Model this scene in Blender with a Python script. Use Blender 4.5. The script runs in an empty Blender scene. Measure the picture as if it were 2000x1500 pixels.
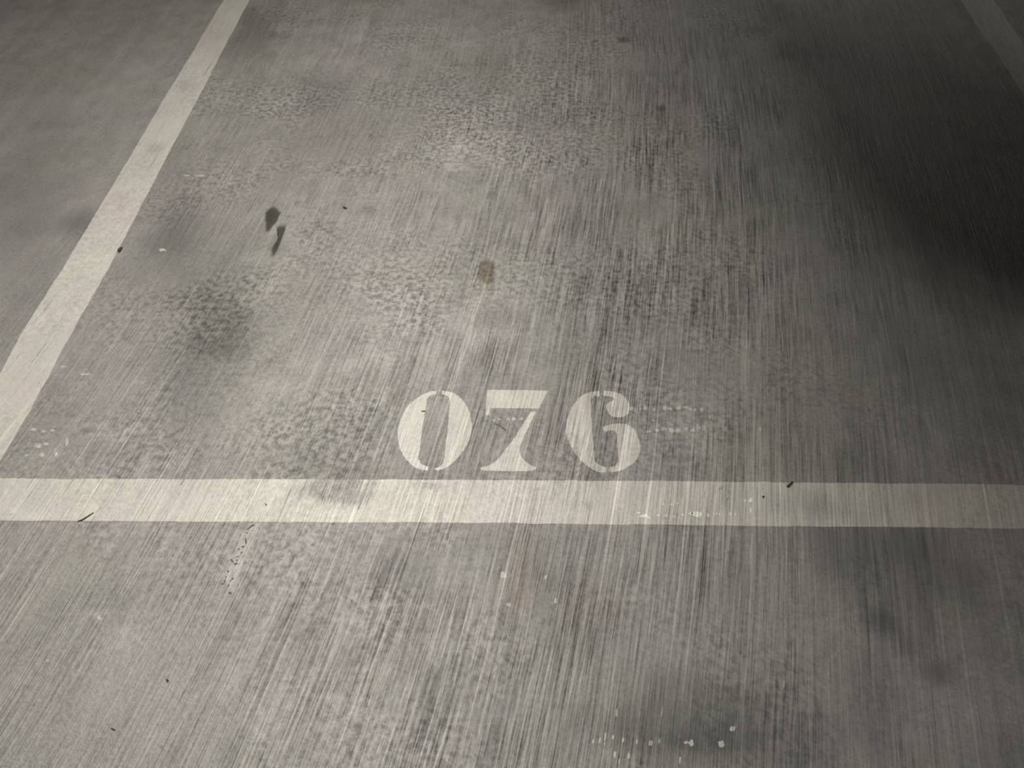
import bpy, bmesh, math, random
import numpy as np
from mathutils import Vector

random.seed(7)
rng = np.random.default_rng(11)
SC = bpy.context.scene
COL = SC.collection

# ------------------------------------------------------------------ camera
FPX = 1500.0            # focal length for a 2000 px wide frame (27 mm phone lens)
YH = -900.0             # horizon row
CAM_H = 1.20
TH = math.atan((750 - YH) / FPX)
CT, ST = math.cos(TH), math.sin(TH)

cam_data = bpy.data.cameras.new('camera')
cam_data.sensor_width = 36.0
cam_data.lens = 36.0 * FPX / 2000.0
cam_data.clip_start = 0.02
cam_data.dof.use_dof = True
cam_data.dof.focus_distance = 1.55
cam_data.dof.aperture_fstop = 14.0
cam = bpy.data.objects.new('camera', cam_data)
cam.location = (0, 0, CAM_H)
cam.rotation_euler = (math.pi / 2 - TH, 0, 0)
COL.objects.link(cam)
SC.camera = cam


def G(px, py):
    """floor point (x, y) seen at a place of the photograph"""
    sc = (py - YH) * CT / CAM_H
    return ((px - 1000.0) / sc, (FPX / sc - CAM_H * ST) / CT)


# ------------------------------------------------------------------ light
w = bpy.data.worlds.new('dim_garage'); SC.world = w; w.use_nodes = True
w.node_tree.nodes['Background'].inputs[0].default_value = (0.80, 0.82, 0.78, 1)
w.node_tree.nodes['Background'].inputs[1].default_value = 0.017
SC.view_settings.view_transform = 'Standard'
SC.view_settings.look = 'None'
SC.view_settings.gamma = 1.0
SC.view_settings.use_curve_mapping = False
SC.view_settings.exposure = 0.0


def area(name, loc, sx, sy, power, rz=0.0, col=(1.0, 0.962, 0.892)):
    L = bpy.data.lights.new(name, 'AREA'); L.shape = 'RECTANGLE'
    L.size = sx; L.size_y = sy; L.energy = power; L.color = col
    o = bpy.data.objects.new(name, L); o.location = loc; o.rotation_euler = (0, 0, rz)
    COL.objects.link(o)
    return o


ADDED_LAMP_A = (-0.30, 1.25, 2.36)
ADDED_LAMP_B = (2.99, -0.20, 2.36)
RZ_B = math.radians(-48.7)
ADDED_LAMP_C = (1.5, 5.0, 2.36)
area('added_light_main', (ADDED_LAMP_A[0], ADDED_LAMP_A[1], 2.30), 0.16, 2.0, 92)  # stand-in for the unseen main source
area('added_light_side', (ADDED_LAMP_B[0], ADDED_LAMP_B[1], 2.30), 0.16, 1.3, 37, RZ_B)  # added to light the right side and throw the cabinet's shadow
area('added_light_far', (ADDED_LAMP_C[0], ADDED_LAMP_C[1], 2.30), 0.16, 1.2, 18)  # added weak fill for the far right of the floor

# ------------------------------------------------------------------ material nodes
class NB:
    def __init__(s, name):
        s.m = bpy.data.materials.new(name); s.m.use_nodes = True
        s.t = s.m.node_tree; s.t.nodes.clear()
        s.out = s.t.nodes.new('ShaderNodeOutputMaterial')
    def n(s, ty, **kw):
        nd = s.t.nodes.new(ty)
        for k, v in kw.items(): setattr(nd, k, v)
        return nd
    def put(s, sock, v):
        if hasattr(v, 'is_linked') or isinstance(v, bpy.types.NodeSocket): s.t.links.new(v, sock)
        else: sock.default_value = v
    def mth(s, op, a, b=0.0, c=0.0, clamp=False):
        nd = s.n('ShaderNodeMath', operation=op, use_clamp=clamp)
        s.put(nd.inputs[0], a); s.put(nd.inputs[1], b)
        if op in ('MULTIPLY_ADD',): s.put(nd.inputs[2], c)
        return nd.outputs[0]
    def vec(s, x, y, z=0.0):
        nd = s.n('ShaderNodeCombineXYZ')
        s.put(nd.inputs[0], x); s.put(nd.inputs[1], y); s.put(nd.inputs[2], z)
        return nd.outputs[0]
    def noise(s, v, scale=1.0, detail=2.0, rough=0.5, dist=0.0):
        nd = s.n('ShaderNodeTexNoise'); s.put(nd.inputs['Vector'], v)
        nd.inputs['Scale'].default_value = scale; nd.inputs['Detail'].default_value = detail
        nd.inputs['Roughness'].default_value = rough; nd.inputs['Distortion'].default_value = dist
        return nd.outputs['Fac']
    def ss(s, v, a, b, lo=0.0, hi=1.0):
        nd = s.n('ShaderNodeMapRange', interpolation_type='SMOOTHSTEP')
        s.put(nd.inputs['Value'], v)
        for k, x in (('From Min', a), ('From Max', b), ('To Min', lo), ('To Max', hi)): nd.inputs[k].default_value = x
        return nd.outputs['Result']
    def mix(s, f, a, b):
        nd = s.n('ShaderNodeMix', data_type='RGBA')
        s.put(nd.inputs[0], f); s.put(nd.inputs[6], a); s.put(nd.inputs[7], b)
        return nd.outputs[2]
    def attr(s, name):
        nd = s.n('ShaderNodeAttribute'); nd.attribute_name = name
        return nd.outputs['Fac']


def scale_col(b, col, f):
    nd = b.n('ShaderNodeVectorMath', operation='SCALE')
    b.put(nd.inputs[0], col); b.put(nd.inputs[3], f)
    return nd.outputs[0]


def broom(b):
    """coordinates along the broom strokes and the shared relief of the floor"""
    geo = b.n('ShaderNodeNewGeometry')
    sep = b.n('ShaderNodeSeparateXYZ'); b.put(sep.inputs[0], geo.outputs['Position'])
    X, Y = sep.outputs[0], sep.outputs[1]
    XY = b.vec(X, Y)
    xy = b.mth('MULTIPLY', X, Y)
    u = b.mth('MULTIPLY_ADD', Y, -0.2634, X)
    u = b.mth('MULTIPLY_ADD', xy, -0.0493, u)
    u = b.mth('MULTIPLY_ADD', b.mth('MULTIPLY', Y, Y), 0.0381, u)
    wob = b.noise(b.vec(b.mth('MULTIPLY', X, 3.0), b.mth('MULTIPLY', Y, 2.0)), 1.0, 1.0)
    u = b.mth('MULTIPLY_ADD', wob, 0.014, u)
    def st(ku, kv, detail=2.0, rough=0.55, off=0.0):
        return b.noise(b.vec(b.mth('MULTIPLY', u, ku), b.mth('MULTIPLY', Y, kv), off), 1.0, detail, rough)
    g_fine = st(400, 10.0, 2.0, 0.6, 1.3)
    g_mid = st(170, 4.0, 2.0, 0.6, 4.1)
    g_low = st(70, 1.8, 2.0, 0.6, 16.2)
    g_wide = st(26, 0.9, 2.0, 0.5, 7.7)
    rid = st(270, 5.0, 1.0, 0.5, 12.4)
    patch = b.noise(XY, 3.4, 4.0, 0.62)
    mott = b.noise(XY, 15.0, 8.0, 0.66)
    spots = b.noise(XY, 140.0, 3.0, 0.65)
    grain = b.noise(XY, 560.0, 2.0, 0.7)
    blot = b.noise(XY, 72.0, 5.0, 0.66)
    worn = b.ss(b.noise(b.vec(X, Y, 9.0), 3.2, 3.0, 0.6), 0.44, 0.60)
    long1 = b.ss(st(130, 0.5, 1.0, 0.4, 21.0), 0.655, 0.70)
    long2 = b.ss(st(230, 0.8, 1.0, 0.4, 33.0), 0.32, 0.26)
    long3 = b.ss(st(300, 2.0, 1.0, 0.4, 47.0), 0.68, 0.74)
    gm = b.noise(b.vec(b.mth('MULTIPLY', u, 7.0), b.mth('MULTIPLY', Y, 3.2), 3.0), 1.0, 3.0, 0.6)
    gmask = b.ss(gm, 0.36, 0.60, 0.36, 1.0)
    return dict(X=X, Y=Y, XY=XY, u=u, st=st, fine=g_fine, mid=g_mid, low=g_low, wide=g_wide, rid=rid, patch=patch, mott=mott,
                spots=spots, grain=grain, gmask=gmask, blot=blot, worn=worn, long1=long1, long2=long2, long3=long3)


def centred(b, v, k):
    return b.mth('MULTIPLY', b.mth('SUBTRACT', v, 0.5), k)


def total(b, *vs):
    r = vs[0]
    for v in vs[1:]: r = b.mth('ADD', r, v)
    return r


def concrete_parts(b, R, groove, smooth=1.0):
    """value factor and height of bare concrete"""
    gl = total(b, b.ss(R['fine'], 0.37, 0.63, -0.27, 0.25), b.ss(R['mid'], 0.38, 0.62, -0.23, 0.21), centred(b, R['low'], 0.6))
    light = b.ss(R['rid'], 0.62, 0.72, 0.0, 0.32)
    dark = b.ss(R['rid'], 0.36, 0.27, 0.0, -0.36)
    gl = total(b, gl, light, dark, b.mth('MULTIPLY', R['long3'], 0.40), b.mth('MULTIPLY', R['long2'], -0.34))
    gl = b.mth('MULTIPLY', gl, b.mth('MULTIPLY', R['gmask'], groove))
    lines = b.mth('MULTIPLY', R['long1'], b.mth('MULTIPLY', groove, 0.46))
    bl = b.mth('MULTIPLY', b.ss(R['blot'], 0.38, 0.60, -0.30, 0.22), b.mth('MULTIPLY', b.mth('ADD', b.mth('MULTIPLY_ADD', R['worn'], 0.70, 0.25), b.attr('rough')), smooth))
    val = total(b, 1.0, gl, lines, bl, centred(b, R['wide'], 0.26), centred(b, R['patch'], 0.36), centred(b, R['mott'], 0.70),
                centred(b, R['spots'], 0.85), centred(b, R['grain'], 0.75))
    hg = total(b, b.ss(R['fine'], 0.36, 0.64, 0.0, 0.22), b.ss(R['mid'], 0.36, 0.64, 0.0, 0.26), b.mth('MULTIPLY', R['rid'], 0.8),
               b.mth('MULTIPLY', R['long3'], 0.18), b.mth('MULTIPLY', R['long2'], -0.18))
    hg = b.mth('MULTIPLY', hg, b.mth('MULTIPLY', R['gmask'], groove))
    height = total(b, hg, b.mth('MULTIPLY', R['long1'], 0.12), b.mth('MULTIPLY', R['blot'], 0.5), b.mth('MULTIPLY', R['mott'], 0.6), b.mth('MULTIPLY', R['spots'], 0.45))
    return val, height


def tints(b, R):
    t1 = b.noise(R['XY'], 2.6, 2.0, 0.5)
    t2 = b.noise(b.vec(b.mth('ADD', R['X'], 31.0), R['Y']), 3.1, 2.0, 0.5)
    return b.ss(t1, 0.46, 0.62), b.ss(t2, 0.48, 0.64)


def mat_floor():
    b = NB('broomed_concrete')
    R = broom(b)
    groove = b.attr('groove')
    val, height = concrete_parts(b, R, groove, b.attr('coarse'))
    # stains: strength from the mesh, broken up by noise
    st = b.attr('stain')
    st = b.mth('MULTIPLY', st, total(b, 1.0, centred(b, R['mott'], 1.6), centred(b, R['spots'], 0.7)))
    val = b.mth('MULTIPLY', val, b.mth('SUBTRACT', 1.0, st))
    val = b.mth('MAXIMUM', val, 0.12)
    t1, t2 = tints(b, R)
    c = b.mix(t1, (0.205, 0.197, 0.187, 1), (0.204, 0.1975, 0.181, 1))
    c = b.mix(t2, c, (0.205, 0.194, 0.186, 1))
    c = b.mix(b.mth('MULTIPLY', b.attr('rust'), b.ss(R['mott'], 0.40, 0.60, 0.35, 1.0)), c, (0.205, 0.158, 0.132, 1))
    c = scale_col(b, c, val)
    p = b.n('ShaderNodeBsdfPrincipled')
    b.put(p.inputs['Base Color'], c)
    b.put(p.inputs['Roughness'], b.mth('ADD', 0.50, centred(b, R['mott'], 0.30)))
    p.inputs['Specular IOR Level'].default_value = 0.5
    bp = b.n('ShaderNodeBump'); bp.inputs['Strength'].default_value = 0.85; bp.inputs['Distance'].default_value = 0.0038
    b.put(bp.inputs['Height'], height); b.put(p.inputs['Normal'], bp.outputs[0])
    b.put(b.out.inputs[0], p.outputs[0])
    return b.m


def mat_paint(name, base, base2, wear_lo=0.66, wear_hi=0.74, groove=0.7):
    b = NB(name)
    R = broom(b)
    gv = b.attr('groove')
    val, height = concrete_parts(b, R, gv, 0.8)
    bare = scale_col(b, (0.205, 0.196, 0.184), val)
    pv = b.mth('MULTIPLY_ADD', b.mth('SUBTRACT', val, 1.0), 0.50, 1.0)
    pv = total(b, pv, b.mth('MULTIPLY', gv, total(b, b.mth('MULTIPLY', R['long1'], 0.18), b.mth('MULTIPLY', R['long3'], 0.18), centred(b, R['fine'], 0.6))))  # lit ridges painted in as brighter streaks, plus fine groove contrast
    stn = b.mth('MULTIPLY', b.attr('stain'), total(b, 1.0, centred(b, R['mott'], 1.2)))
    pv = b.mth('MULTIPLY', pv, b.mth('SUBTRACT', 1.0, stn))
    t1, t2 = tints(b, R)
    pc = b.mix(t2, base, base2)
    pc = b.mix(b.ss(R['patch'], 0.42, 0.60), pc, (base[0] * .985, base[1] * 1.0, base[2] * .975, 1))
    pc = scale_col(b, pc, pv)
    # paint rubbed off the high ridges and in worn patches
    wn = total(b, 0.5, centred(b, R['rid'], 1.1), centred(b, R['fine'], 0.8), centred(b, R['blot'], 0.8), b.mth('MULTIPLY', b.attr('wear'), 0.42))
    wf = b.ss(wn, wear_lo, wear_hi)
    c = b.mix(wf, pc, bare)
    p = b.n('ShaderNodeBsdfPrincipled')
    b.put(p.inputs['Base Color'], c)
    b.put(p.inputs['Roughness'], total(b, 0.38, centred(b, R['mott'], 0.3), b.mth('MULTIPLY', R['long3'], -0.10)))
    p.inputs['Specular IOR Level'].default_value = 0.5
    bp = b.n('ShaderNodeBump'); bp.inputs['Strength'].default_value = groove; bp.inputs['Distance'].default_value = 0.0028
    b.put(bp.inputs['Height'], height); b.put(p.inputs['Normal'], bp.outputs[0])
    b.put(b.out.inputs[0], p.outputs[0])
    return b.m


def mat_film(name, tint, lo=0.25, hi=0.75, amp=0.9):
    """a stain soaked into the floor: a see-through film that darkens the concrete under it"""
    b = NB(name)
    R = broom(b)
    e = b.attr('core')
    e = total(b, e, centred(b, R['mott'], amp), centred(b, R['mid'], amp * 0.5), centred(b, R['spots'], amp * 0.4))
    f = b.ss(e, lo, hi)
    t = b.n('ShaderNodeBsdfTransparent')
    b.put(t.inputs[0], b.mix(f, (1, 1, 1, 1), tint))
    b.put(b.out.inputs[0], t.outputs[0])
    return b.m


def mat_plain(name, col, rough=0.7, nscale=30.0, amt=0.25, metal=0.0):
    b = NB(name)
    geo = b.n('ShaderNodeNewGeometry')
    nz = b.noise(geo.outputs['Position'], nscale, 4.0, 0.6)
    c = scale_col(b, col[:3], total(b, 1.0, centred(b, nz, amt * 2)))
    p = b.n('ShaderNodeBsdfPrincipled'); b.put(p.inputs['Base Color'], c)
    p.inputs['Roughness'].default_value = rough; p.inputs['Metallic'].default_value = metal
    bp = b.n('ShaderNodeBump'); bp.inputs['Strength'].default_value = 0.3; bp.inputs['Distance'].default_value = 0.002
    b.put(bp.inputs['Height'], nz); b.put(p.inputs['Normal'], bp.outputs[0])
    b.put(b.out.inputs[0], p.outputs[0])
    return b.m


def mat_emit(name, col, s):
    b = NB(name); e = b.n('ShaderNodeEmission'); e.inputs[0].default_value = col; e.inputs[1].default_value = s
    b.put(b.out.inputs[0], e.outputs[0]); return b.m


M_FLOOR = mat_floor()
M_LINE = mat_paint('worn_line_paint', (0.400, 0.384, 0.354, 1), (0.402, 0.366, 0.340, 1), 0.72, 0.86)
M_DIGIT = mat_paint('stencil_paint', (0.405, 0.392, 0.360, 1), (0.407, 0.374, 0.350, 1), 0.84, 0.98)
M_FLECK = mat_paint('paint_flecks', (0.60, 0.59, 0.54, 1), (0.60, 0.58, 0.54, 1), 1.0, 1.2, 0.4)
M_FAINT = mat_paint('thin_paint_residue', (0.345, 0.336, 0.310, 1), (0.345, 0.332, 0.310, 1), 0.66, 0.86, 0.7)
M_SKIM = mat_paint('chipped_concrete', (0.262, 0.254, 0.240, 1), (0.262, 0.252, 0.240, 1), 0.70, 0.9, 0.7)
M_OIL = mat_film('dried_oil', (0.52, 0.515, 0.50, 1), 0.2, 0.85, 1.3)
M_RUST = mat_film('brown_residue', (0.78, 0.735, 0.685, 1), 0.2, 0.9, 0.8)
M_HALO = mat_film('pale_ring', (0.93, 0.95, 0.86, 1), 0.2, 0.8, 0.5)
M_SCUFF = mat_film('dark_scuff', (0.80, 0.795, 0.78, 1), 0.2, 0.9, 0.9)
M_DEBRIS = mat_plain('dark_debris', (0.025, 0.022, 0.018), 0.8, 300, 0.3)
M_PIT = mat_plain('pit_shadow_dirt', (0.07, 0.065, 0.058), 0.9, 300, 0.3)
M_WALLC = mat_plain('cast_concrete', (0.17, 0.167, 0.158), 0.85, 9, 0.2)
M_METAL = mat_plain('galvanised_steel', (0.42, 0.43, 0.43), 0.4, 12, 0.12, 0.9)
M_WHITE = mat_plain('white_enamel', (0.7, 0.7, 0.68), 0.4, 8, 0.05)
M_TUBE = mat_emit('added_lamp_diffuser', (1.0, 0.955, 0.875, 1), 3.0)

# ------------------------------------------------------------------ helpers
def tag(o, label=None, cat=None, group=None, kind=None):
    if label: o['label'] = label
    if cat: o['category'] = cat
    if group: o['group'] = group
    if kind: o['kind'] = kind
    return o


def link(name, me, mat, parent=None):
    if mat: me.materials.append(mat)
    o = bpy.data.objects.new(name, me); COL.objects.link(o)
    if parent: o.parent = parent
    return o


def empty(name, loc, parent=None):
    o = bpy.data.objects.new(name, None); o.location = loc; COL.objects.link(o); return o


def put_attr(me, name, vals):
    a = me.attributes.new(name, 'FLOAT', 'POINT'); a.data.foreach_set('value', np.asarray(vals, dtype=np.float32))


def boxes(bm, cx, cy, cz, sx, sy, sz, rz=0.0, bev=0.0):
    m = bmesh.ops.create_cube(bm, size=1.0)
    for v in m['verts']:
        x, y, z = v.co.x * sx, v.co.y * sy, v.co.z * sz
        v.co = (cx + x * math.cos(rz) - y * math.sin(rz), cy + x * math.sin(rz) + y * math.cos(rz), cz + z)
    if bev:
        es = {e for v in m['verts'] for e in v.link_edges}
        bmesh.ops.bevel(bm, geom=list(es), offset=bev, segments=2, affect='EDGES', profile=0.5)


def bm_obj(name, bm, mat, parent=None):
    me = bpy.data.meshes.new(name); bm.to_mesh(me); bm.free()
    return link(name, me, mat, parent)


def value_noise(x, y, seed=0):
    r = np.random.default_rng(seed); T = r.random((256, 256))
    xi = np.floor(x).astype(int); yi = np.floor(y).astype(int); fx = x - xi; fy = y - yi
    fx = fx * fx * (3 - 2 * fx); fy = fy * fy * (3 - 2 * fy)
    g = lambda a, b: T[a % 256, b % 256]
    return (g(xi, yi) * (1 - fx) * (1 - fy) + g(xi + 1, yi) * fx * (1 - fy) + g(xi, yi + 1) * (1 - fx) * fy + g(xi + 1, yi + 1) * fx * fy)


def blobs(X, Y, items):
    """sum of soft irregular patches; an item is (px, py, rx, ry, tilt in degrees, amount), sizes in photo pixels"""
    out = np.zeros_like(X)
    wx = (value_noise(X * 14, Y * 14, 3) - .5) * 0.09 + (value_noise(X * 45, Y * 45, 4) - .5) * 0.035
    wy = (value_noise(X * 14, Y * 14, 5) - .5) * 0.09 + (value_noise(X * 45, Y * 45, 6) - .5) * 0.035
    for (px, py, rx, ry, t, amt) in items:
        cx, cy = G(px, py)
        ex = G(px + rx, py); a = abs(ex[0] - cx)
        c = abs(G(px, py - ry)[1] - G(px, py + ry)[1]) / 2
        th = math.radians(t)
        dx, dy = X + wx - cx, Y + wy - cy
        k = min(1.0, (a + c) * 3.0)
        dx = X + wx * k - cx; dy = Y + wy * k - cy
        p = (dx * math.cos(th) + dy * math.sin(th)) / a; q = (-dx * math.sin(th) + dy * math.cos(th)) / c
        out += amt * np.exp(-(p * p + q * q) ** 1.3)
    return out


# ------------------------------------------------------------------ floor
STAINS_AND_TONE = [
    (370, 520, 120, 190, 15, .22), (350, 760, 110, 60, 10, .07), (560, 330, 70, 60, 0, .10), (480, 250, 90, 50, 0, .08), (80, 560, 80, 120, 0, .10), (180, 60, 160, 90, 0, .06),
    (490, 70, 45, 60, 10, .26), (640, 185, 60, 45, 0, .20), (530, 30, 60, 35, 0, .15), (340, 455, 55, 70, 20, .22),
    (150, 435, 40, 22, 30, .30), (430, 620, 60, 95, 15, .24), (400, 700, 60, 70, 0, .18), (370, 820, 70, 60, 10, .16),
    (640, 850, 90, 60, 0, .16), (600, 910, 80, 30, 0, .18), (690, 925, 60, 25, 0, .22), (845, 930, 40, 18, 0, .18),
    (820, 190, 110, 60, 0, .12), (1040, 225, 60, 40, 0, .14), (1105, 4, 45, 14, 0, .26), (930, 150, 90, 40, 0, .07),
    (1560, 105, 60, 18, -10, .22), (1480, 60, 25, 12, 0, .18), (1660, 130, 120, 60, 0, .12),
    (1560, 190, 60, 50, 0, .12), (1180, 470, 90, 120, 5, .10), (1200, 640, 110, 90, 0, .12), (1380, 600, 70, 60, 0, .06),
    (1060, 1110, 45, 90, -6, .14), (1150, 1430, 120, 55, 0, .20), (1290, 1360, 140, 60, 10, .14), (1340, 1400, 90, 70, 0, .12),
    (1720, 1215, 42, 22, -25, .34), (1835, 1315, 32, 24, -20, .36), (1775, 1260, 20, 14, 0, .22), (1870, 1283, 10, 8, 0, .3),
    (1640, 1100, 60, 110, 0, .16), (1500, 1445, 230, 110, 0, .42), (1740, 1110, 130, 150, 0, .36), (1400, 1460, 90, 50, 0, .2), (30, 380, 110, 140, 0, .22), (60, 200, 90, 80, 0, .08), (1300, 1450, 60, 40, 0, .15), (1830, 1100, 80, 90, 0, .10), (1700, 1330, 70, 90, 0, .16),  # the widest entries set broad tone: darker left edge and lower right
    (1540, 1258, 9, 6, 0, .4), (60, 1240, 130, 70, 20, .10), (250, 1160, 90, 40, 10, .10), (780, 1110, 60, 40, 20, .16),
    (960, 1060, 70, 30, 20, .14), (760, 1010, 20, 10, 0, .0), (100, 820, 80, 50, 0, .10), (200, 880, 90, 30, 0, .08),
    (1730, 620, 40, 28, 0, .12), (1800, 720, 50, 60, -10, .12), (1560, 760, 90, 60, 0, .06), (1640, 905, 90, 50, 0, .14),
    (820, 900, 60, 30, 0, .10), (720, 410, 14, 5, -20, .35), (583, 397, 9, 3, -35, .5), (1480, 56, 16, 8, 0, .2),
    (470, 640, 60, 60, 0, .10), (300, 240, 40, 30, 0, .0), (330, 330, 60, 50, 0, .12), (620, 270, 90, 60, 0, .10),
    (1960, 1480, 90, 60, 0, .18), (1250, 1180, 90, 60, 0, .05), (1420, 1130, 90, 60, 0, .06),
    # paler areas
    (850, 640, 190, 60, 0, -.13), (740, 585, 70, 40, 0, -.10), (1010, 300, 120, 40, 0, -.08), (600, 1340, 130, 110, 0, -.13),
    (730, 1180, 60, 60, 0, -.10), (840, 1270, 40, 30, 0, -.16), (740, 1310, 30, 20, 0, -.16), (460, 1120, 20, 60, -25, -.16),
    (190, 1200, 18, 10, 0, -.2), (255, 1235, 40, 20, 0, -.13), (560, 760, 90, 50, 0, -.08), (240, 850, 30, 14, 30, -.22),
    (680, 1420, 60, 60, 0, -.12), (500, 1440, 90, 60, 0, -.10), (1230, 1095, 40, 25, 0, -.1), (700, 700, 60, 50, 0, -.08),
    (700, 100, 110, 50, 0, -.07), (780, 800, 40, 20, 0, -.1), (960, 640, 80, 30, 0, -.1), (900, 300, 80, 40, 0, -.06),
]
RUST = [(1010, 1110, 28, 55, -8, .55), (1150, 1180, 50, 50, 0, .30), (1010, 1175, 18, 30, 0, .7), (700, 925, 60, 18, 0, .35),
        (830, 932, 55, 14, 0, .25), (1000, 927, 60, 10, 0, .15), (130, 1060, 60, 20, 0, .10), (140, 925, 50, 20, 0, .15)]

xs = np.concatenate([np.linspace(-6.5, -2.7, 14)[:-1], np.arange(-2.7, 2.7001, 0.0125), np.linspace(2.7, 6.5, 14)[1:]])
ys = np.concatenate([np.linspace(-4.5, -0.1, 14)[:-1], np.arange(-0.1, 4.0001, 0.0125), np.linspace(4.0, 9.0, 14)[1:]])
XX, YY = np.meshgrid(xs, ys)
nx, ny = len(xs), len(ys)
P = np.stack([XX.ravel(), YY.ravel(), np.zeros(nx * ny)], 1)
i = np.arange((ny - 1) * (nx - 1)); r_, c_ = i // (nx - 1), i % (nx - 1); a_ = r_ * nx + c_
F = np.stack([a_, a_ + 1, a_ + nx + 1, a_ + nx], 1)
me = bpy.data.meshes.new('floor'); me.from_pydata(P.tolist(), [], F.tolist())
put_attr(me, 'stain', blobs(XX, YY, STAINS_AND_TONE).ravel())
put_attr(me, 'rust', np.clip(blobs(XX, YY, RUST), 0, 1).ravel())
UU = XX - .26 * YY
put_attr(me, 'rough', np.clip(blobs(XX, YY, [(600, 860, 130, 80, 0, .9), (430, 640, 90, 120, 20, .6), (1000, 230, 220, 90, 0, .7), (560, 200, 60, 60, 0, .5),
                                              (680, 800, 90, 60, 0, .5), (760, 580, 120, 60, 0, .4), (1230, 660, 90, 100, 0, .5), (750, 1200, 90, 70, 0, .6), (600, 1100, 80, 50, 0, .4)]), 0, 1).ravel())
def groove_at(X, Y):
    U = X - .26 * Y
    g = 0.36 + 0.68 * np.exp(-((U + .05) / .55) ** 2)
    g = g * (1.0 - 0.35 * np.clip((Y - 1.9) / 1.2, 0, 1))
    side = np.clip((-.78 - .05 * Y - X) / .35, 0, 1) * np.clip((Y - .75) / .3, 0, 1)
    return g * (1.0 - 0.8 * side)
side = np.clip((-.80 - .06 * YY - XX) / .22, 0, 1) * np.clip((YY - .85) / .3, 0, 1)
right_side = np.clip((XX - .26 * YY - .18) / .35, 0, 1)
low_left = np.clip((-.22 - XX) / .3, 0, 1) * np.clip((.68 - YY) / .1, 0, 1)
put_attr(me, 'coarse', ((1.0 - 0.82 * side) * (1.0 - 0.6 * low_left) * (1.0 - 0.68 * right_side)).ravel())
gr = groove_at(XX, YY)
put_attr(me, 'groove', gr.ravel())
floor = link('floor', me, M_FLOOR); tag(floor, 'grey broom finished concrete garage floor with stains', None, None, 'structure')

# ------------------------------------------------------------------ painted marks
TH_P = 0.0003


def strip(name, A, B, n, m, wear=(), stain=(), jag=0.0012):
    """paint strip between two edge polylines given in world xy"""
    def res(Pl, n):
        Pl = np.array(Pl, float); d = np.r_[0, np.cumsum(np.hypot(*np.diff(Pl, axis=0).T))]
        t = np.linspace(0, d[-1], n); return np.stack([np.interp(t, d, Pl[:, 0]), np.interp(t, d, Pl[:, 1])], 1)
    a, b = res(A, n), res(B, n)
    r = np.random.default_rng(len(name) + n)
    nrm = (b - a) / np.linalg.norm(b - a, axis=1)[:, None]
    def wob(): return np.convolve(r.normal(size=n + 8), np.ones(5) / 5, 'same')[4:n + 4] * jag
    a = a + nrm * wob()[:, None]; b = b + nrm * wob()[:, None]
    t = np.linspace(0, 1, m)[None, :, None]
    V = a[:, None, :] * (1 - t) + b[:, None, :] * t
    V = V.reshape(-1, 2); N = len(V)
    top = np.c_[V, np.full(N, TH_P)]
    k = np.arange((n - 1) * (m - 1)); rr, cc = k // (m - 1), k % (m - 1); q = rr * m + cc
    Fc = np.stack([q, q + 1, q + m + 1, q + m], 1)
    # orientation so that normals look up
    v0, v1, v2 = top[Fc[0][0]], top[Fc[0][1]], top[Fc[0][2]]
    if np.cross(v1 - v0, v2 - v0)[2] < 0: Fc = Fc[:, ::-1]
    Fl = Fc.tolist(); verts = top.tolist()
    # thin sides
    ring = [j * m for j in range(n)] + [(n - 1) * m + j for j in range(1, m)] + [j * m + m - 1 for j in range(n - 2, -1, -1)] + [j for j in range(m - 2, 0, -1)]
    base = len(verts)
    for idx in ring: verts.append([top[idx][0], top[idx][1], 0.00002])
    L = len(ring)
    for j in range(L):
        Fl.append([ring[j], ring[(j + 1) % L], base + (j + 1) % L, base + j])
    me = bpy.data.meshes.new(name); me.from_pydata(verts, [], Fl)
    va = np.array(verts)
    put_attr(me, 'wear', blobs(va[:, 0], va[:, 1], wear)); put_attr(me, 'stain', blobs(va[:, 0], va[:, 1], stain))
    put_attr(me, 'groove', groove_at(va[:, 0], va[:, 1]))
    return link(name, me, M_LINE)


def pl(pts): return [G(*p) for p in pts]


# the line across the open end of the bay
tp = pl([(0, 935), (500, 936), (1000, 938), (1540, 942), (2000, 947)])
bt = pl([(0, 1017), (500, 1019), (1000, 1022), (1540, 1028), (2000, 1032)])
def ext(p, x0, x1):
    (ax, ay), (bx, by) = p[0], p[1]; s0 = (by - ay) / (bx - ax)
    (cx, cy), (dx, dy) = p[-2], p[-1]; s1 = (dy - cy) / (dx - cx)
    return [(x0, ay + s0 * (x0 - ax))] + p + [(x1, dy + s1 * (x1 - dx))]
front = strip('painted_line', ext(bt, -3.2, 1.42), ext(tp, -3.2, 1.42), 520, 12,
              wear=[(655, 952, 60, 20, 0, .9), (690, 970, 55, 22, 0, .85), (620, 955, 40, 20, 0, .6), (690, 940, 60, 8, 0, .7), (845, 945, 40, 10, 0, .6), (600, 960, 50, 20, 0, .35),
                    (930, 962, 60, 14, 0, .2), (780, 985, 60, 22, 0, .2), (1600, 980, 40, 20, 0, .35), (1440, 975, 50, 18, 0, .2),
                    (1145, 985, 12, 10, 0, .4)],
              stain=[(660, 958, 80, 26, 0, .24), (1145, 985, 9, 9, 0, .25), (1700, 985, 200, 30, 0, .10), (1610, 985, 30, 30, 0, .15),
                     (860, 950, 60, 12, 0, .12), (120, 965, 90, 20, 10, .05), (40, 1005, 90, 10, 0, -.08)])
tag(front, 'long pale worn stripe across the floor just below the stencilled bay number', 'painted line')

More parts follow.
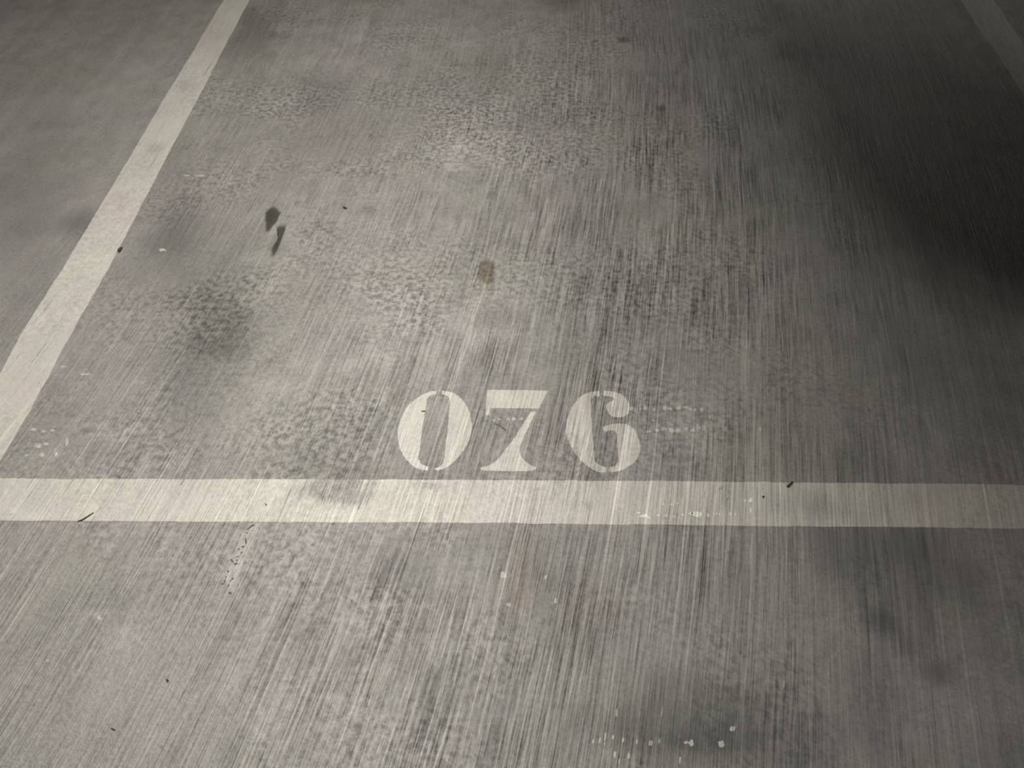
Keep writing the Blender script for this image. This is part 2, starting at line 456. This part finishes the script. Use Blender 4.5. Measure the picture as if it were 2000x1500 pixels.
Lf = pl([(522, -140), (437, 0), (380, 95), (319, 195), (258, 300), (197, 400), (122, 525), (42, 650), (16, 702), (-62, 840), (-122, 932)])
Rt = pl([(560, -140), (488, 0), (434, 100), (383, 200), (329, 300), (277, 400), (212, 525), (140, 650), (104, 718), (60, 798), (0, 902), (-20, 933)])
left = strip('painted_line', Lf, Rt, 300, 12,
             wear=[(90, 740, 16, 14, 40, .55), (70, 758, 14, 12, 40, .5), (300, 285, 16, 14, 0, .2)],
             stain=[(365, 170, 18, 14, 20, .16), (305, 290, 16, 10, 30, .22), (420, 60, 30, 40, 20, .10), (280, 330, 24, 30, 20, .08), (200, 540, 14, 40, 20, -.08)])
tag(left, 'pale worn stripe slanting up the left side of the bay', 'painted line')
# the far side line, seen only in the top right corner
Rl = pl([(1765, -165), (1877, 0), (1902, 42), (1960, 125), (1982, 158)]); Rr = pl([(1822, -165), (1940, 0), (1992, 75), (2042, 148), (2062, 178)])
def down(p, y1):
    (ax, ay), (bx, by) = p[1], p[-1]; s = (bx - ax) / (by - ay)
    return p + [(bx + s * (y1 - by), y1)]
right = strip('painted_line', down(Rl, 1.70), down(Rr, 1.70), 260, 12, wear=[(1930, 60, 60, 60, 0, .12)],
              stain=[(1930, 60, 200, 200, 0, .18)])
tag(right, 'dim blurred stripe running off the top right corner of the bay', 'painted line')


def poly(name, pts, mat, parent, h=TH_P, smooth=2, jag=0.0, seed=1):
    """flat painted shape of real thickness from an outline in photo pixels"""
    W = np.array([G(*p) for p in pts])
    # corner cutting on gentle bends only: real corners stay sharp
    for _ in range(smooth):
        N = len(W); out = []
        for k in range(N):
            p0, p1, p2 = W[k - 1], W[k], W[(k + 1) % N]; a = p1 - p0; c = p2 - p1
            ang = abs(math.atan2(a[0] * c[1] - a[1] * c[0], a[0] * c[0] + a[1] * c[1]))
            if ang > math.radians(48): out.append(p1)
            else: out += [p1 - a * .22, p1 + c * .22]
        W = np.array(out)
    if jag:
        r = np.random.default_rng(seed); W = W + r.normal(size=W.shape) * jag
    area2 = np.sum(W[:, 0] * np.roll(W[:, 1], -1) - np.roll(W[:, 0], -1) * W[:, 1])
    if area2 < 0: W = W[::-1]
    ox, oy = (parent.location.x, parent.location.y) if parent else (0.0, 0.0)
    bm = bmesh.new()
    t = [bm.verts.new((x - ox, y - oy, h)) for x, y in W]; bo = [bm.verts.new((x - ox, y - oy, 0.00002)) for x, y in W]
    f = bm.faces.new(t); n = len(t)
    for k in range(n): bm.faces.new((t[k], bo[k], bo[(k + 1) % n], t[(k + 1) % n]))
    f.normal_update()
    bmesh.ops.triangulate(bm, faces=[f], ngon_method='EAR_CLIP')
    o = bm_obj(name, bm, mat, parent)
    va = np.array([(v.co.x + ox, v.co.y + oy) for v in o.data.vertices]); put_attr(o.data, 'groove', groove_at(va[:, 0], va[:, 1]))
    return o


def Z(ox, oy, k, pts): return [(ox + x / k, oy + y / k) for x, y in pts]


ZERO_L = Z(760, 740, 7.5, [(700, 180), (640, 180), (560, 200), (480, 235), (400, 285), (320, 345), (250, 430), (200, 520), (160, 620), (130, 720), (120, 800), (130, 900), (150, 1000), (190, 1090), (240, 1170), (310, 1250), (380, 1300), (450, 1330), (520, 1342), (572, 1337), (575, 1290), (530, 1275), (480, 1255), (440, 1200), (430, 1160), (440, 1080), (460, 950), (480, 780), (500, 640), (520, 520), (540, 400), (555, 300), (590, 250), (640, 230), (697, 230)])
ZERO_R = Z(760, 740, 7.5, [(775, 175), (850, 182), (930, 205), (1000, 240), (1080, 310), (1140, 400), (1185, 500), (1205, 620), (1210, 700), (1200, 820), (1170, 920), (1110, 1020), (1040, 1120), (960, 1210), (880, 1275), (800, 1320), (720, 1340), (665, 1335), (668, 1312), (740, 1290), (780, 1250), (805, 1190), (815, 1080), (830, 960), (845, 820), (860, 700), (875, 560), (885, 420), (895, 330), (880, 280), (840, 240), (775, 228)])
SEV_BAR = Z(920, 740, 7.5, [(240, 165), (460, 163), (700, 163), (920, 168), (1130, 172), (1095, 240), (1060, 310), (1000, 430), (980, 440), (760, 430), (520, 432), (300, 430), (285, 440), (275, 530), (210, 530), (220, 350)])
SEV_STEM = Z(920, 740, 7.5, [(870, 483), (955, 485), (900, 590), (830, 730), (780, 830), (740, 930), (720, 1000), (712, 1080), (730, 1140), (770, 1190), (830, 1240), (900, 1275), (950, 1295), (952, 1320), (920, 1345), (800, 1352), (600, 1358), (400, 1350), (200, 1345), (150, 1335), (128, 1302), (200, 1285), (280, 1265), (380, 1190), (450, 1110), (520, 1010), (600, 910), (660, 830), (720, 720), (790, 620), (805, 600), (830, 555)])
SIX_L = Z(1090, 740, 7.5, [(605, 180), (540, 178), (460, 200), (380, 225), (300, 285), (230, 370), (180, 460), (140, 580), (120, 700), (115, 800), (150, 900), (200, 1020), (280, 1140), (370, 1230), (470, 1310), (560, 1355), (640, 1378), (700, 1370), (700, 1295), (650, 1280), (580, 1245), (535, 1210), (530, 1130), (520, 1000), (510, 880), (495, 700), (485, 560), (480, 400), (478, 310), (510, 270), (545, 240), (580, 262), (612, 250)])
SIX_H = Z(1090, 740, 7.5, [(665, 175), (780, 180), (880, 205), (970, 255), (1035, 340), (1055, 420), (1040, 500), (990, 545), (900, 570), (800, 555), (740, 510), (705, 430), (705, 380), (740, 345), (790, 325), (830, 310), (810, 275), (740, 258), (668, 245)])
SIX_B = Z(1090, 740, 7.5, [(650, 715), (700, 690), (800, 660), (900, 650), (1000, 662), (1090, 710), (1150, 790), (1190, 900), (1208, 1020), (1190, 1110), (1140, 1200), (1060, 1270), (960, 1335), (860, 1360), (780, 1365), (745, 1330), (765, 1290), (820, 1285), (870, 1240), (888, 1180), (880, 1080), (868, 960), (860, 840), (850, 780), (820, 755), (760, 758), (700, 775), (655, 750)])


def digit(cx, label, strokes):
    g = G(cx, 915); e = empty('painted_digit', (g[0], g[1], 0)); tag(e, label, 'number', 'stencilled bay number')
    for k, s in enumerate(strokes): poly('stencil_stroke', s, M_DIGIT, e, jag=0.0003, seed=k + cx)
    return e


digit(848, 'pale stencilled digit 0, first of the bay number', [ZERO_L, ZERO_R])
digit(1000, 'pale stencilled digit 7, in the middle of the bay number', [SEV_BAR, SEV_STEM])
digit(1180, 'pale stencilled digit 6, last of the bay number', [SIX_L, SIX_H, SIX_B])


# ------------------------------------------------------------------ soaked stains (thin films with ragged soft rims)
def film(name, outline, mat, label, cat, z=0.0010, grow=1.5):
    W = np.array([G(*p) for p in outline]); c = W.mean(0)
    for _ in range(2):
        Wn = np.roll(W, -1, 0); W = np.stack([W * .75 + Wn * .25, W * .25 + Wn * .75], 1).reshape(-1, 2)
    d = W - c; n = len(W); rings = [0.0, .35, .6, .8, .95, 1.1, 1.3, grow]; core = [1, 1, .95, .8, .6, .38, .12, -.3]
    verts = [(0, 0, z)]; att = [1.0]; F = []
    for r, k in zip(rings[1:], core[1:]):
        for j in range(n): verts.append((d[j][0] * r, d[j][1] * r, z)); att.append(k)
    sgn = np.sum(d[:, 0] * np.roll(d[:, 1], -1) - np.roll(d[:, 0], -1) * d[:, 1]) > 0
    for j in range(n):
        a, b = 1 + j, 1 + (j + 1) % n
        F.append((0, a, b) if sgn else (0, b, a))
        for q in range(len(rings) - 2):
            o0, o1 = q * n, (q + 1) * n
            f = (a + o0, a + o1, b + o1, b + o0); F.append(f if sgn else f[::-1])
    me = bpy.data.meshes.new(name); me.from_pydata(verts, [], F); put_attr(me, 'core', att)
    o = link(name, me, mat); o.location = (c[0], c[1], 0); tag(o, label, cat)
    return o


film('oil_stain', Z(480, 380, 10.71, [(600, 260), (690, 340), (740, 390), (690, 460), (640, 580), (560, 640), (530, 720), (440, 790), (400, 700), (430, 600), (400, 480), (440, 360), (520, 290)]),
     M_OIL, 'dark round oil stain, upper of two blots in the left half of the bay', 'stain')
film('oil_stain', Z(480, 380, 10.71, [(820, 650), (830, 720), (780, 860), (740, 960), (700, 1100), (650, 1210), (570, 1280), (530, 1190), (560, 1080), (640, 980), (690, 870), (640, 760), (660, 690)]),
     M_OIL, 'long narrow dark oil stain, lower of two blots in the left half of the bay', 'stain')
film('brown_stain', Z(880, 470, 11.54, [(760, 430), (940, 470), (1000, 560), (990, 700), (950, 860), (930, 960), (780, 990), (700, 900), (590, 860), (620, 760), (640, 620), (660, 500)]),
     M_RUST, 'small brown rusty stain in the middle of the bay, above the stencilled 7', 'stain')
film('dark_spot', [(1203, 77), (1217, 70), (1232, 76), (1228, 84), (1210, 84)], M_SCUFF, 'small dark oval spot near the top edge, right of centre', 'stain')
film('dark_spot', [(1282, 212), (1291, 205), (1301, 209), (1299, 217), (1287, 219)], M_SCUFF, 'small dark spot on the upper right of the bay, below the oval one', 'stain')
film('dark_spot', [(1156, 81), (1163, 77), (1169, 81), (1162, 85)], M_SCUFF, 'tiny dark spot left of the oval spot near the top', 'stain')

# ------------------------------------------------------------------ debris
def bit(name, pts, label, cat, h=0.004, mat=M_DEBRIS, group=None):
    g = G(*pts[0]); e = poly(name, pts, mat, None, h=h, smooth=2)
    if label: tag(e, label, cat, group)
    return e


bit('twig', [(1536, 951), (1546, 942), (1549, 943), (1540, 953)], 'short black twig lying on the upper edge of the long stripe, right part', 'twig')
bit('pebble', [(1489, 970), (1491, 969.5), (1493, 971), (1491, 973), (1489, 972)], 'tiny black speck lying on the long stripe, left of the twig', 'debris', 0.003)
bit('leaf_scrap', [(230, 489), (235, 485), (240, 484), (237, 490), (233, 494), (230, 492)], 'small black scrap beside the right edge of the left stripe', 'debris', 0.003)
bit('leaf_scrap', [(669, 405), (673, 404), (678, 407), (676, 409), (671, 408)], 'tiny dark scrap on bare concrete in the upper middle of the bay', 'debris', 0.002)
bit('leaf_scrap', [(325, 1329), (328, 1327), (330, 1330), (328, 1332)], 'tiny black scrap on bare concrete below the stripe, lower left', 'debris', 0.003)
bit('leaf_scrap', [(217, 1422), (221, 1423), (226, 1426), (223, 1427), (219, 1425)], 'tiny black curl of dirt close to the bottom left edge', 'debris', 0.002)
bit('twig', [(152, 1018), (160, 1015), (183, 1001), (184, 1002), (163, 1017), (153, 1020)], 'thin dark hair at the lower edge of the long stripe, far left', 'debris', 0.0012)
# a hair-thin curved crack inside the 7
bit('hairline_crack', Z(920, 740, 7.5, [(320, 655), (360, 652), (420, 675), (470, 710), (500, 735), (530, 755), (520, 762), (480, 745), (440, 702), (400, 682), (350, 665)]),
    'short curved hairline crack left of the stem of the 7', 'crack', 0.0003, M_PIT)
bit('hairline_crack', [(823, 803), (830, 802), (831, 804), (824, 805)], 'tiny dark nick on the left stroke of the 0', 'crack', 0.0010, M_PIT)
bit('hairline_crack', Z(400, 980, 7.5, [(880, 20), (890, 18), (900, 45), (915, 40), (905, 62), (890, 58)]), 'tiny dark nick on the long stripe above the broken patch', 'crack', 0.0010, M_PIT)

# pitted patch below the stripe
g = G(465, 1110); pe = empty('broken_surface_patch', (g[0], g[1], 0)); tag(pe, 'pale chipped patch of concrete with dark pits just below the long stripe, left of centre', 'chip')
poly('skim', Z(400, 980, 7.5, [(640, 400), (760, 330), (820, 300), (760, 460), (700, 560), (640, 760), (560, 800), (570, 940), (500, 1080), (480, 1180), (440, 1290), (360, 1320), (340, 1250), (300, 1180), (250, 1220), (240, 1150), (330, 960), (370, 880), (440, 770), (480, 640), (540, 470)]),
     M_SKIM, pe, h=0.0004, smooth=2, jag=.0008)
PITS = [(700, 350, 50, 16, 20), (660, 385, 40, 12, 25), (620, 455, 16, 12, 0), (600, 560, 10, 50, 0), (560, 660, 34, 12, 15), (500, 695, 22, 10, 0), (545, 745, 24, 10, 10),
        (480, 805, 26, 8, 20), (390, 855, 20, 18, -30), (415, 885, 30, 10, -45), (450, 912, 34, 12, 10), (470, 860, 10, 26, -30), (345, 1020, 18, 14, 0), (310, 1100, 12, 20, 10),
        (375, 1160, 12, 18, 0), (405, 1130, 14, 24, -35), (262, 1205, 26, 16, 15), (290, 1170, 10, 30, -30), (350, 1230, 10, 30, -20), (370, 1335, 24, 14, 0), (610, 600, 10, 24, 10),
        (900, 950 - 400, 0, 0, 0)]
for (x, y, a, c, t) in PITS:
    if a == 0: continue
    th = math.radians(t); pts = []
    for k in range(9):
        an = k / 9 * 2 * math.pi; rr = 1 + random.uniform(-.35, .35)
        dx, dy = a * .9 * rr * math.cos(an), c * .9 * rr * math.sin(an)
        pts.append((x + dx * math.cos(th) + dy * math.sin(th), y - dx * math.sin(th) + dy * math.cos(th)))
    poly('pit', Z(400, 980, 7.5, pts), M_PIT, pe, h=0.0005, smooth=1)

# ------------------------------------------------------------------ paint flecks and drips
def fleck(px, py, rx, ry, mat, label, group, name='paint_fleck', tilt=0.0):
    pts = []
    for k in range(10):
        an = k / 10 * 2 * math.pi; rr = 1 + random.uniform(-.32, .32)
        dx, dy = rx * rr * math.cos(an), ry * rr * math.sin(an)
        pts.append((px + dx * math.cos(tilt) - dy * math.sin(tilt), py + dx * math.sin(tilt) + dy * math.cos(tilt)))
    o = poly(name, pts, mat, None, h=0.0009 if mat is M_FLECK else 0.0003, smooth=1); tag(o, label, 'paint fleck', group); return o


bigf = fleck(1362, 1006, 11, 6, M_FLECK, 'largest white paint fleck on the lower edge of the long stripe', 'white flecks along the long stripe')
for (x, y, rx, ry) in [(1349, 1003, 4, 3), (1256, 1008, 7, 4), (1247, 1002, 4, 2), (1266, 1011, 5, 2), (1285, 1007, 2, 2.5), (1301, 1007, 2, 3), (1316, 1009, 2, 2.5), (1334, 1006, 3, 2.5),
                       (1383, 1007, 3, 3.5), (1399, 1004, 1.5, 3), (1405, 1005, 1.5, 3), (1425, 1004, 3, 4), (1436, 1005, 1.5, 3), (1465, 978, 4, 5), (1455, 978, 3, 2),
                       (1466, 997, 1.5, 5), (1296, 985, 2, 1.5), (1310, 986, 4, 1.5), (1323, 984, 2, 1.5)]:
    fleck(x, y, rx, ry, M_FLECK, 'small white paint fleck on the long stripe beside the largest fleck', 'white flecks along the long stripe')
for (x, y, rx, ry) in [(1172, 1446, 2, 7), (1182, 1441, 2, 9), (1181, 1452, 1.5, 4), (1197, 1440, 2, 6), (1217, 1446, 2.5, 5), (1244, 1448, 1.5, 5), (1270, 1452, 4, 5), (1288, 1446, 2, 6),
                       (1158, 1448, 2, 4), (1200, 1474, 3, 7), (1228, 1476, 2.5, 7), (1209, 1488, 1.5, 6), (1350, 1452, 6, 6), (1328, 1484, 2, 7), (1204, 1392, 2, 9), (1293, 1390, 1.2, 10), (1340, 1450, 4, 3), (1408, 1454, 7, 7), (1431, 1424, 5, 5)]:
    fleck(x, y, rx, ry, M_FAINT, 'thin pale paint drip on bare concrete near the bottom edge, right of centre', 'pale drips near the bottom edge', tilt=0.15)
for (x, y, rx, ry) in [(1233, 798, 3, 4), (1251, 799, 2, 3), (1260, 797, 4, 5), (1277, 801, 4, 3), (1298, 797, 5, 5), (1308, 799, 5, 3), (1325, 797, 7, 3), (1338, 796, 5, 2.5), (1348, 799, 2.5, 2.5),
                       (1358, 800, 2.5, 3), (1371, 799, 4, 5), (1267, 843, 6, 2.5), (1284, 841, 5, 3), (1297, 838, 6, 4), (1311, 840, 6, 5), (1324, 840, 6, 4), (1339, 838, 6, 4), (1353, 840, 5, 4),
                       (1364, 835, 4, 7), (1375, 836, 4, 5), (1276, 821, 3, 3), (1386, 815, 2, 3), (992, 818, 3, 3), (1004, 819, 4, 3), (1018, 818, 5, 2), (976, 819, 4, 2), (965, 821, 3, 2)]:
    fleck(x, y, rx, ry, M_FAINT, 'faint pale smudge of old paint level with the stencilled 6', 'faint smudges beside the digits', 'paint_smudge')
for (x, y, rx, ry) in [(318, 488, 6, 3.5), (390, 343, 10, 1.5), (365, 343, 8, 1.2), (66, 839, 8, 3), (86, 843, 6, 3), (103, 841, 4, 3), (75, 870, 8, 5), (90, 867, 6, 3), (131, 864, 3, 6), (83, 888, 5, 4), (52, 889, 4, 2),
                       (110, 888, 3, 5), (332, 1113, 3, 1.5), (193, 1206, 5, 5), (254, 1315, 1.5, 1.5), (93, 1290, 2, 2), (220, 693, 0, 0), (165, 731, 9, 2), (124, 716, 6, 2),
                       (1066, 1127, 3, 4), (983, 1123, 5, 6), (1085, 1173, 3, 6), (993, 1180, 5, 4), (1620, 508, 1.2, 1.2), (1485, 838, 2, 4), (1417, 838, 2, 5), (1303, 838, 0, 0), (1531, 1335, 1.5, 8)]:
    if rx: fleck(x, y, rx, ry, M_FAINT, 'small pale speck of dried splatter on bare concrete', 'pale specks scattered over the concrete', 'splatter_speck')

# ------------------------------------------------------------------ the garage round the bay (out of frame); cabinet, duct and lamps added to shape the light
bm = bmesh.new(); boxes(bm, 0, 2.25, 2.70, 13, 13.5, 0.12); tag(bm_obj('ceiling', bm, M_WALLC), 'grey cast concrete garage ceiling', None, None, 'structure')
bm = bmesh.new(); boxes(bm, 0, 9.05, 1.32, 13, 0.1, 2.64); tag(bm_obj('wall_back', bm, M_WALLC), 'grey concrete wall at the far end of the garage', None, None, 'structure')
CX, CY, CW, CD, CH = 1.81, 1.37, 0.72, 0.58, 1.02  # added unseen box whose shadow makes the dark patch at the upper right
e = empty('added_cabinet', (CX, CY, 0)); tag(e, 'grey steel cabinet added out of view on the right hand line to cast a shadow', 'cabinet')
bm = bmesh.new(); boxes(bm, 0, 0, 0.04 + (CH - .06) / 2, CW, CD, CH - .06, 0, 0.008); bm_obj('body', bm, M_METAL, e)
bm = bmesh.new(); boxes(bm, 0, 0, 0.02, CW - .06, CD - .06, 0.04); bm_obj('plinth', bm, M_WALLC, e)
bm = bmesh.new(); boxes(bm, 0, 0, CH - .01, CW + .03, CD + .03, 0.02, 0, 0.004); bm_obj('lid', bm, M_METAL, e)
bm = bmesh.new(); boxes(bm, 0, -CD / 2 - .008, 0.55, CW - .06, 0.016, CH - .2, 0, 0.003); d = bm_obj('door', bm, M_METAL, e)
bm = bmesh.new(); boxes(bm, CW / 2 - .08, -CD / 2 - .025, 0.58, 0.02, 0.02, 0.12, 0, 0.004); bm_obj('handle', bm, M_WALLC, d)
# duct added beside the main lamp to shade the right half of the floor
DX0, DX1, DZ0, DZ1 = -0.213, 0.34, 2.02, 2.26
bm = bmesh.new(); boxes(bm, (DX0 + DX1) / 2, 1.9, (DZ0 + DZ1) / 2, DX1 - DX0, 6.5, DZ1 - DZ0, 0, 0.01)
duct = bm_obj('added_duct', bm, M_METAL); tag(duct, 'long galvanised duct added out of view under the ceiling to block the main lamp', 'duct')
for y in (-0.6, 1.9, 4.4):
    for x in (DX0 + .03, DX1 - .03):
        bm = bmesh.new(); boxes(bm, x, y, 2.45, 0.02, 0.03, 0.40); bm_obj('hanger', bm, M_METAL, duct)
for nm, L, sy, rz in (('main', ADDED_LAMP_A, 2.0, 0), ('side', ADDED_LAMP_B, 1.3, RZ_B), ('far', ADDED_LAMP_C, 1.2, 0)):  # bodies for the added lamps, none of them in view
    e = empty('added_lamp', (L[0], L[1], 2.64)); e.rotation_euler = (0, 0, rz)
    tag(e, {'main': 'stand-in batten lamp added out of view just left of the duct', 'side': 'batten lamp added out of view behind the steel cabinet to light the right side', 'far': 'batten lamp added out of view beyond the far end of the bay as fill'}[nm], 'lamp')
    bm = bmesh.new(); boxes(bm, 0, 0, -0.16, 0.16, sy + .06, 0.32, 0, 0.01); bm_obj('housing', bm, M_WHITE, e)
    bm = bmesh.new(); boxes(bm, 0, 0, -0.325, 0.14, sy, 0.01); bm_obj('diffuser', bm, M_TUBE, e)
